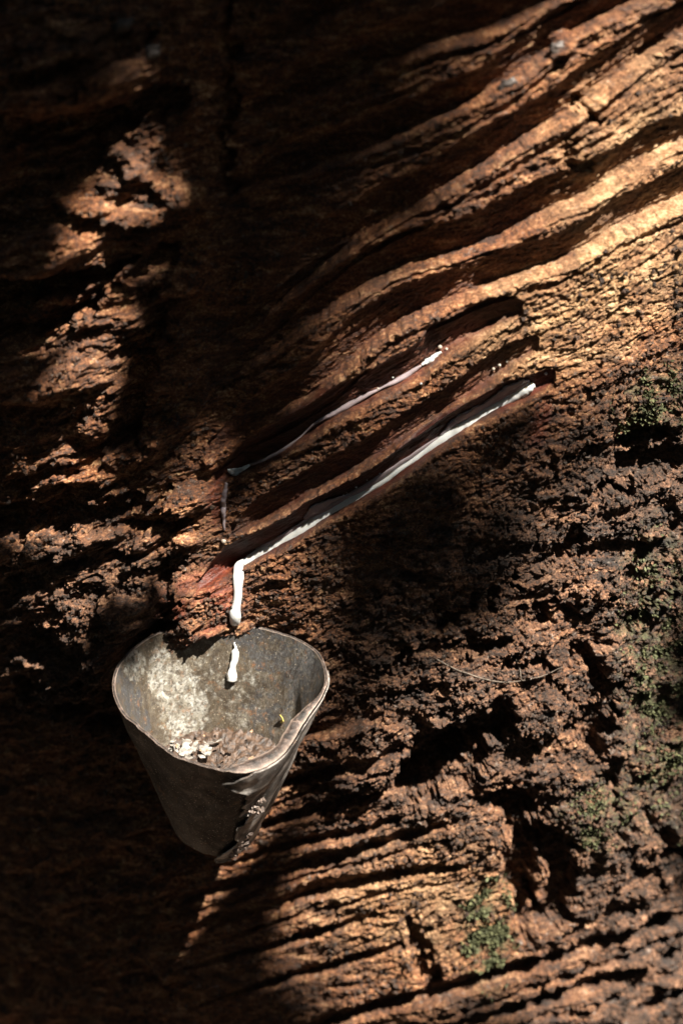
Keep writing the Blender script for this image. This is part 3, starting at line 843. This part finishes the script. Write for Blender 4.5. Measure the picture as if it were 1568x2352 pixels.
# latex drop in the cup, scraps
def in_cup(px, py, off=0.0008):
    """pixel -> point on the inside of the cup"""
    d2 = (ipx - px) ** 2 + (ipy - py) ** 2
    P = PIN.reshape(-1, 3)
    # only the wall that faces the viewer
    rad = P - (rc + ((P - rc) @ CN)[:, None] * CN)
    ok = (rad @ np.array([0, 1.0, 0])) > -0.012
    d2 = np.where(ok, d2, 1e12)
    i = int(d2.argmin())
    n = -rad[i] / np.linalg.norm(rad[i])
    return P[i] + n * off, n
pts = [(541,1472,2,2),(541,1484,6,8),(540,1494,15,12),(539,1512,15,12),(535,1530,12,12),(533,1546,22,18),(533,1558,20,18)]
c = catmull(np.array(pts, float), 50)
PN = [in_cup(x, y, 0.0017) for x, y, _, _ in c]
P = smooth_path(np.array([p for p, _ in PN]), 4); N = np.array([n for _, n in PN])
o = ribbon('latex_drop', P, N, c[:, 2] * 0.00029, c[:, 3] * 0.00026, LATEX, 14, 0.25, 6)
tag(o, 'white latex drop running down the inside back wall of the cup', 'latex drop')

def shard(name, center, n, size, mat, seed, curl=0.3):
    rg = random.Random(seed)
    k = rg.randint(6, 9)
    ring = []
    for i in range(k):
        a = 2 * math.pi * i / k + rg.uniform(-0.25, 0.25); r = size * rg.uniform(0.55, 1.1)
        ring.append(Vector((math.cos(a) * r, math.sin(a) * r * 0.6, 0)))
    V = []; F = []
    th = size * 0.12
    for z in (0, -th):
        V.append(Vector((0, 0, z)))
        for v in ring: V.append(Vector((v.x, v.y, z + curl * v.x * v.x / size + rg.uniform(-0.04, 0.04) * size)))
    m = k + 1
    for i in range(k):
        j = (i + 1) % k
        F += [(0, 1 + i, 1 + j), (m, m + 1 + j, m + 1 + i), (1 + i, m + 1 + i, m + 1 + j, 1 + j)]
    q = Vector(n).to_track_quat('Z', 'Y').to_matrix() @ Matrix.Rotation(rg.uniform(0, 6.28), 3, 'Z') @ Matrix.Rotation(rg.uniform(-0.5, 0.5), 3, 'X')
    me = bpy.data.meshes.new(name); me.from_pydata([tuple(q @ v) for v in V], [], F); me.materials.append(mat)
    o = bpy.data.objects.new(name, me); C.objects.link(o); o.location = tuple(float(x) for x in center); return o

# debris floor inside the cup
depth_t = 0.62
dcen = rc * (1 - depth_t) + bc * depth_t
rl = (r_in * (1 - depth_t) + r_bot * depth_t) * 0.97
nr = 26
us = np.linspace(0, 1, nr)
DP = dcen + E1 * (np.cos(A)[:, None] * rl[:, None] * us)[..., None] + E2 * (np.sin(A)[:, None] * rl[:, None] * us)[..., None]
DP = DP + CN * (0.0030 * fbm(DP[..., 0] * 190, DP[..., 1] * 190, 5, 99, 0.65))[..., None]
o = mesh_np('debris', DP.reshape(-1, 3), grid_faces(NA, nr, True), DARKFLAKE, None, True)
tag(o, 'dark brown bark debris filling the bottom of the cup', 'debris', kind='stuff')
up = np.array([0.1, -0.25, 1.0])
rs = random.Random(12)
for i in range(46):
    white = i < 20
    if white: x, y = rs.gauss(440, 32), rs.gauss(1716, 14)
    else: x, y = rs.uniform(395, 600), rs.uniform(1665, 1750)
    r = rs.choice((8, 12, 16, 24, 30)) * (0.8 if white else 0.4)
    p = hit_plane(x, y, dcen + CN * (0.0045 + 0.0012 * (i % 5)), CN)
    if np.linalg.norm(p - dcen) > 0.034: continue
    o = shard('latex_scrap' if white else 'bark_scrap', p, np.array([rs.uniform(-0.5, 0.6), -0.25 + rs.uniform(-0.5, 0.4), 1.0]), r * 0.00026, FLAKE if white else (DARKFLAKE if i % 4 else CRUMB), 100 + i, 0.1)
    if white: tag(o, 'white dried latex scrap on the debris at the front of the cup', 'latex scrap', 'dried latex scraps in the cup')
    else: tag(o, 'brown bark scrap lying on the debris inside the cup', 'bark scrap', 'bark scraps in the cup')
o = shard('leaf_fragment', *in_cup(652, 1825 - 175, 0.0015), 0.0045, YELLOW, 77, 0.3)
tag(o, 'yellow leaf fragment stuck inside the right of the cup', 'leaf fragment')

# ------------------------------------------------------------------ crumbs on the bark (uncountable)
def scatter_chunks(name, weight, n, rmin, rmax, mat, seed, parent):
    rg = np.random.default_rng(seed)
    inwin = np.where((PX.ravel() > -40) & (PX.ravel() < 1620) & (PY.ravel() > -60) & (PY.ravel() < 2420) & (CUTID.ravel() < 0))[0]
    wv = weight.ravel()[inwin]; wv = wv / wv.sum()
    pick_ = rg.choice(inwin, n, p=wv)
    P = Vall[pick_]; th = TH.ravel()[pick_]
    Nn = np.stack([np.sin(th), -np.cos(th), 0 * th], -1)
    import itertools
    base = np.array([(1,0,0),(-1,0,0),(0,1,0),(0,-1,0),(0,0,1),(0,0,-1)], float)
    fc = np.array([(0,2,4),(2,1,4),(1,3,4),(3,0,4),(2,0,5),(1,2,5),(3,1,5),(0,3,5)])
    r = rmin + (rmax - rmin) * rg.random(n) ** 2.5
    V = base[None] * r[:, None, None] * (0.5 + 0.9 * rg.random((n, 6, 1)))
    Q = rg.normal(size=(n, 4)); Q /= np.linalg.norm(Q, axis=1)[:, None]
    w, x, y, z = Q.T
    M = np.stack([1-2*(y*y+z*z), 2*(x*y-z*w), 2*(x*z+y*w), 2*(x*y+z*w), 1-2*(x*x+z*z), 2*(y*z-x*w), 2*(x*z-y*w), 2*(y*z+x*w), 1-2*(x*x+y*y)], -1).reshape(n, 3, 3)
    V = np.einsum('nij,nkj->nki', M, V) + (P + Nn * (r * 0.35)[:, None])[:, None, :]
    Fc = (fc[None] + 6 * np.arange(n)[:, None, None]).reshape(-1, 3)
    o = mesh_np(name, V.reshape(-1, 3), Fc, mat, None, False)
    adopt(o, parent); o['kind'] = 'stuff'
    return o
clump = sstep(-0.15, 0.35, fbm(S * 40, Z * 40, 3, 110))
scatter_chunks('bark_crumbs', (rough * 1.0 + 0.25 * left + 0.12) * clump, 26000, 0.0005, 0.0021, BARK, 5, tree)

# ------------------------------------------------------------------ moss
def moss(name, cx, cy, rx, ry, an, n, label, seed, scale=1.0):
    n = int(n * 0.6)
    rg = np.random.default_rng(seed)
    wgt = blob(PX, PY, cx, cy, rx, ry, an, 0.6) * (CUTID < 0) * sstep(-0.05, 0.4, fbm(S * 70, Z * 70, 3, seed))
    wv = wgt.ravel(); idx = np.where(wv > 0.02)[0]
    pk = rg.choice(idx, n, p=wv[idx] / wv[idx].sum())
    P = Vall[pk]; th = TH.ravel()[pk]
    Nn = np.stack([np.sin(th), -np.cos(th), 0 * th], -1)
    d = Nn + rg.normal(size=(n, 3)) * 0.55 + np.array([0, 0, 0.3]); d /= np.linalg.norm(d, axis=1)[:, None]
    side = np.cross(d, rg.normal(size=(n, 3))); side /= np.linalg.norm(side, axis=1)[:, None]
    L = (0.0016 + 0.0030 * rg.random(n))[:, None] * scale; w = L * 0.22
    b = P - Nn * 0.0003
    V = np.stack([b - side * w * 0.6, b + side * w * 0.6, b + d * L * 0.6 + side * w, b + d * L + Nn * 0.0, b + d * L * 0.6 - side * w], 1)
    F3 = (np.array([(0, 1, 2, 4)])[None] + 5 * np.arange(n)[:, None, None]).reshape(-1, 4)
    me_f = [tuple(f) for f in F3] + [(5 * i + 4, 5 * i + 2, 5 * i + 3) for i in range(n)]
    me = bpy.data.meshes.new(name); me.from_pydata([tuple(v) for v in V.reshape(-1, 3)], [], me_f); me.materials.append(MOSS)
    o = bpy.data.objects.new(name, me); C.objects.link(o)
    tag(o, label, 'moss', 'moss patches on the bark', 'stuff')
moss('moss_patch', 1120, 2130, 50, 95, 0, 4200, 'bright green moss patch below the lit bark beside the dark crack', 201)
moss('moss_patch', 1350, 1850, 70, 55, 20, 2600, 'pale yellowish moss patch on sunlit bark beside the thin crack', 202, 0.7)
moss('moss_patch', 1520, 1560, 80, 260, 5, 6000, 'long dark moss strip down the shaded bark', 203, 0.9)
moss('moss_patch', 1500, 920, 90, 60, 30, 2000, 'thin dim moss patch on bark past the tips of the cuts', 204, 0.8)

# ------------------------------------------------------------------ rootlet
def strand(name, pts, rad, mat, n=60, lift=0.0015):
    c = catmull(np.array(pts, float), n)
    P = []; N = []
    for x, y in c:
        p, nn, s, z = pick(x, y); P.append(p + nn * lift); N.append(nn)
    P = smooth_path(np.array(P), 8)
    w = np.full(n, rad * 2) * (1 - 0.5 * np.linspace(0, 1, n))
    return ribbon(name, P, np.array(N), w, w, mat, 7, 0.3, 12)
o = strand('rootlet', [(1000,1510),(1050,1535),(1100,1552),(1160,1562),(1215,1558),(1250,1540),(1290,1530)], 0.00055, TWIG)
tag(o, 'thin pale curved rootlet lying across the sunlit crumbly bark', 'rootlet')
o = strand('rootlet', [(1195,1560),(1190,1530),(1180,1505)], 0.0005, TWIG, 20)
tag(o, 'short thin rootlet branching up beside the long curved rootlet', 'rootlet')

# ------------------------------------------------------------------ leafy branches between sun and trunk (out of the picture, they throw the dappled shade)
# patches of sun on the trunk, photo px: cx, cy, rx, ry, angle
PART = [(870,640,360,330,30),(870,180,300,240,25),(900,1330,360,210,8),(1450,1000,200,220,0),(1150,1250,250,200,0)]
LIGHT = PART + [(1450,2290,260,130,15),(1000,2200,260,90,15),(1130,2140,120,120,0),(110,1235,65,30,0),(1380,430,330,150,28),(1420,680,220,120,10),(1180,560,260,60,28),(1330,130,240,110,28),(1560,250,200,200,0),
         (1130,700,120,60,25),(1000,850,220,34,30),(1150,880,130,40,32),(620,1260,110,30,28),
         
         (1350,1440,180,120,0),(1150,1600,170,70,10),(1370,1640,110,90,0),(1270,1270,130,60,20),(1500,1300,90,90,0),(1080,1600,160,90,15),(1400,1820,160,160,0),(1340,1810,120,70,0),
         (900,1800,190,110,15),(980,2070,180,120,15),(820,2120,190,60,15),(850,2000,170,50,15),(1000,1920,130,70,15),(1400,2060,120,60,20),
         (1350,2220,260,70,20),(900,2330,200,50,18),(750,2280,120,40,15),
         (170,845,125,75,15),(225,515,85,36,15),(275,150,95,35,10),(250,1370,110,70,0),(980,250,200,30,26),(560,235,45,25,10),(560,230,50,40,0),
         (230,1330,120,55,0),(480,1370,120,80,0),(500,1600,250,180,0),(640,1850,80,110,0),(350,425,90,40,-30),(440,1120,50,30,0)]
Hs = H[::6, ::6].copy()
for _ in range(12):
    Hs[1:-1, 1:-1] = 0.2 * (Hs[1:-1, 1:-1] + Hs[:-2, 1:-1] + Hs[2:, 1:-1] + Hs[1:-1, :-2] + Hs[1:-1, 2:])
def hs_at(s, z):
    i = np.clip(np.searchsorted(sv[::6], s), 0, Hs.shape[0] - 1); j = np.clip(np.searchsorted(zv[::6], z), 0, Hs.shape[1] - 1)
    return Hs[i, j]
MARCH = np.linspace(0.80, -0.16, 170)
def lightness(px, py):
    v = np.zeros_like(px)
    for cx, cy, rx, ry, an in LIGHT:
        v = np.maximum(v, (0.5 if (cx, cy, rx, ry, an) in PART else 1.0) * blob(px, py, cx, cy, rx, ry, an, 0.3))
    return v
_lx, _ly = np.meshgrid(np.arange(-700, 2300, 5.0), np.arange(-700, 3100, 5.0), indexing='ij')
LGRID = lightness(_lx, _ly)
def light_at(px, py):
    i = np.clip(((px + 700) / 5 + 0.5).astype(int), 0, LGRID.shape[0] - 1); j = np.clip(((py + 700) / 5 + 0.5).astype(int), 0, LGRID.shape[1] - 1)
    return LGRID[i, j]
leafV = np.array([(0, 0), (0.10, 0.07), (0.28, 0.155), (0.5, 0.185), (0.72, 0.14), (0.9, 0.06), (1.0, 0.0)])
lv = []; lf = []; twigs = []
rgl = np.random.default_rng(77)
count = 0
E_u = np.array([math.cos(SUN_AZ), math.sin(SUN_AZ), 0.0]); E_v = np.cross(SUN, E_u)
if E_v[2] < 0: E_v = -E_v
for trial in range(17500):
    px = rgl.uniform(-500, 2000); py = rgl.uniform(-500, 2750)
    big = trial < 3000
    L = rgl.uniform(0.07, 0.13) if big else rgl.uniform(0.03, 0.06)
    if trial >= 14500:
        big = False
        px, py = (rgl.uniform(-80, 420), rgl.uniform(-100, 1500)) if trial % 3 else (rgl.uniform(1150, 1640), rgl.uniform(1850, 2250)); L = rgl.uniform(0.02, 0.05)
    elif trial >= 12000:
        py = rgl.uniform(-150, 1350); px = rgl.uniform(320, 500 + 60 * math.sin(py * 0.013) + 50 * math.sin(py * 0.031)); L = rgl.uniform(0.025, 0.05)
    elif trial >= 9600:
        big = False
        px, py = ((rgl.uniform(480, 1150), rgl.uniform(0, 1080)) if rgl.random() < 0.7 else (rgl.uniform(580, 1250), rgl.uniform(1080, 1600))); L = rgl.uniform(0.03, 0.065)
    elif trial >= 8000:
        px, py = (rgl.uniform(-60, 260), rgl.uniform(1650, 2150)) if trial % 3 else (rgl.uniform(160, 440), rgl.uniform(1900, 2400)); L = rgl.uniform(0.02, 0.045)
    if 262 < px < 750 and 1440 < py < 1960:
        P0 = hit_plane(px, py, rc, CN)
    else:
        hh = 0.0
        for _ in range(3):
            s, z = hit_trunk(min(max(px, -120), 1900), py, hh); hh = hs_at(s, z)
        P0 = np.array([AX + math.sin(s / R0) * (R0 + hh), AY - math.cos(s / R0) * (R0 + hh), z])
        P0[0] += (px - min(max(px, -120), 1900)) * 0.00026
    soft_zone = trial < 12000 and (500 < px < 1150 and -100 < py < 1080) or (650 < px < 1250 and 1080 < py < 1560) or (px > 1300 and 800 < py < 1250)
    if 9600 <= trial < 12000: soft_zone = True
    tt = rgl.uniform(3.2, 4.8) if soft_zone else (rgl.uniform(2.2, 3.6) if 12000 <= trial < 14500 else rgl.uniform(1.4, 2.6) if px < 480 else rgl.uniform(2.0, 3.4))
    ctr = P0 + SUN * tt
    an = rgl.uniform(0, 2 * np.pi)
    du = E_u * math.cos(an) + E_v * math.sin(an); dv = -E_u * math.sin(an) + E_v * math.cos(an)
    tl_ = rgl.uniform(-0.6, 0.6, 2)
    du3 = du * math.cos(tl_[0]) + SUN * math.sin(tl_[0]); dv3 = dv * math.cos(tl_[1]) + SUN * math.sin(tl_[1])
    pts = []
    for a_, b_ in leafV: pts.append(ctr + du3 * (a_ - 0.5) * L + dv3 * b_ * L - SUN * 0.12 * L * (a_ - 0.3) ** 2)
    for a_, b_ in leafV[-2:0:-1]: pts.append(ctr + du3 * (a_ - 0.5) * L - dv3 * b_ * L - SUN * 0.12 * L * (a_ - 0.3) ** 2)
    mid = ctr - SUN * 0.03 * L
    # where this leaf's shade lands
    sam = np.array([(p * f + ctr * (1 - f)) for p in pts[::2] for f in (0.55, 1.25 if px < 480 else 1.05)] + [ctr])
    q = sam - SUN * tt
    # back onto the trunk cylinder along the sun direction
    mp = q[:, None, :] + MARCH[None, :, None] * SUN
    rad_ = np.hypot(mp[..., 0] - AX, mp[..., 1] - AY) - R0 - hs_at(np.arctan2(mp[..., 0] - AX, -(mp[..., 1] - AY)) * R0, mp[..., 2])
    lit = np.zeros(len(q))
    for off in ((-0.003, 0.004) if (px < 600 and not 8000 <= trial < 9600) else (0.0,)):
        land = mp[np.arange(len(q)), (rad_ < off).argmax(1)]
        lx, ly, _ = project(land)
        if 200 < px < 800 and 1400 < py < 1990:
            lx, ly, _ = project(q)
        lit = np.maximum(lit, light_at(lx, ly))
    thin = soft_zone and (not big) and lit.mean() < 0.62 and lit.max() < 0.8 and rgl.random() < (0.09 if py > 1080 else 0.05 if px < 850 else 0.035)
    if not thin and (lit.mean() > 0.10 or lit.max() > 0.6): continue
    # keep the cup itself in the sun
    kk = ((rc - sam) @ CN) / (SUN @ CN)
    dr = np.linalg.norm(sam + SUN * kk[:, None] - rc, axis=1)
    kb = ((bc - sam) @ CN) / (SUN @ CN)
    db = np.linalg.norm(sam + SUN * kb[:, None] - bc, axis=1)
    km = (((rc + bc) / 2 - sam) @ CN) / (SUN @ CN)
    dm = np.linalg.norm(sam + SUN * km[:, None] - (rc + bc) / 2, axis=1)
    if 8000 <= trial < 9600: dr, dm, db = dr[-1:] - 0.002, dm[-1:], db[-1:]
    if dr.min() < 0.064 or dm.min() < 0.046 or db.min() < 0.031: continue
    b0 = len(lv); lv += pts; lf.append(tuple(range(b0, b0 + len(pts)))); count += 1
    if count % 6 == 0: twigs.append(ctr)
print('leaves', count)
me = bpy.data.meshes.new('crown'); me.from_pydata([tuple(float(x) for x in v) for v in lv], [], lf); me.materials.append(LEAF)
crown = bpy.data.objects.new('crown', me); C.objects.link(crown); adopt(crown, tree)
# limbs carrying them
import bmesh
def limb(bm, pts, r0, r1, n=8):
    rings = []
    P = [Vector(p) for p in pts]
    for i, p in enumerate(P):
        d = (P[min(i + 1, len(P) - 1)] - P[max(i - 1, 0)]).normalized()
        a = d.orthogonal().normalized(); b = d.cross(a)
        r = r0 + (r1 - r0) * i / (len(P) - 1)
        rings.append([bm.verts.new(p + a * r * math.cos(2 * math.pi * k / n) + b * r * math.sin(2 * math.pi * k / n)) for k in range(n)])
    for x, y in zip(rings[:-1], rings[1:]):
        for k in range(n): bm.faces.new((x[k], x[(k + 1) % n], y[(k + 1) % n], y[k]))
bm = bmesh.new()
limb(bm, [(AX + 0.2, AY - 0.15, 2.7), (0.6, -0.2, 3.1), (1.1, -0.7, 3.2), (1.5, -1.1, 3.0)], 0.05, 0.02)
limb(bm, [(AX, AY, 3.3), (AX + 0.05, AY, 4.2), (AX - 0.1, AY + 0.1, 5.5), (AX, AY, 8.0)], 0.26, 0.10, 16)
me = bpy.data.meshes.new('branch'); bm.to_mesh(me); bm.free(); me.materials.append(BARK)
o = bpy.data.objects.new('branch', me); C.objects.link(o); adopt(o, tree)

# ------------------------------------------------------------------ unseen foliage shell, added around the tree to block most of the skylight
rw = np.random.default_rng(303)
n = 29000
az = rw.uniform(-2.3, 2.3, n); el = np.arcsin(rw.uniform(0.0, 1.0, n)); rad = rw.uniform(4.5, 8.5, n)
P = np.stack([AX + np.sin(az) * np.cos(el) * rad, AY - np.cos(az) * np.cos(el) * rad, 0.1 + np.sin(el) * rad], -1)
rel = P - np.array([AX, AY - R0, 1.0])
tdist = np.linalg.norm(rel - (rel @ SUN)[:, None] * SUN, axis=1)
P = P[tdist > 1.0]; n = len(P)
du = rw.normal(size=(n, 3)); du /= np.linalg.norm(du, axis=1)[:, None]
dv = np.cross(du, rw.normal(size=(n, 3))); dv /= np.linalg.norm(dv, axis=1)[:, None]
L = rw.uniform(0.12, 0.26, n)[:, None]
V = np.stack([P - du * L, P - dv * L * 0.45, P + du * L, P + dv * L * 0.45], 1).reshape(-1, 3)
o = mesh_np('sky_block_foliage', V, np.arange(4 * n).reshape(n, 4), LEAF, None, False)
tag(o, 'unseen green foliage added around the tapped tree to block sky light', 'sky_block_foliage', kind='stuff')
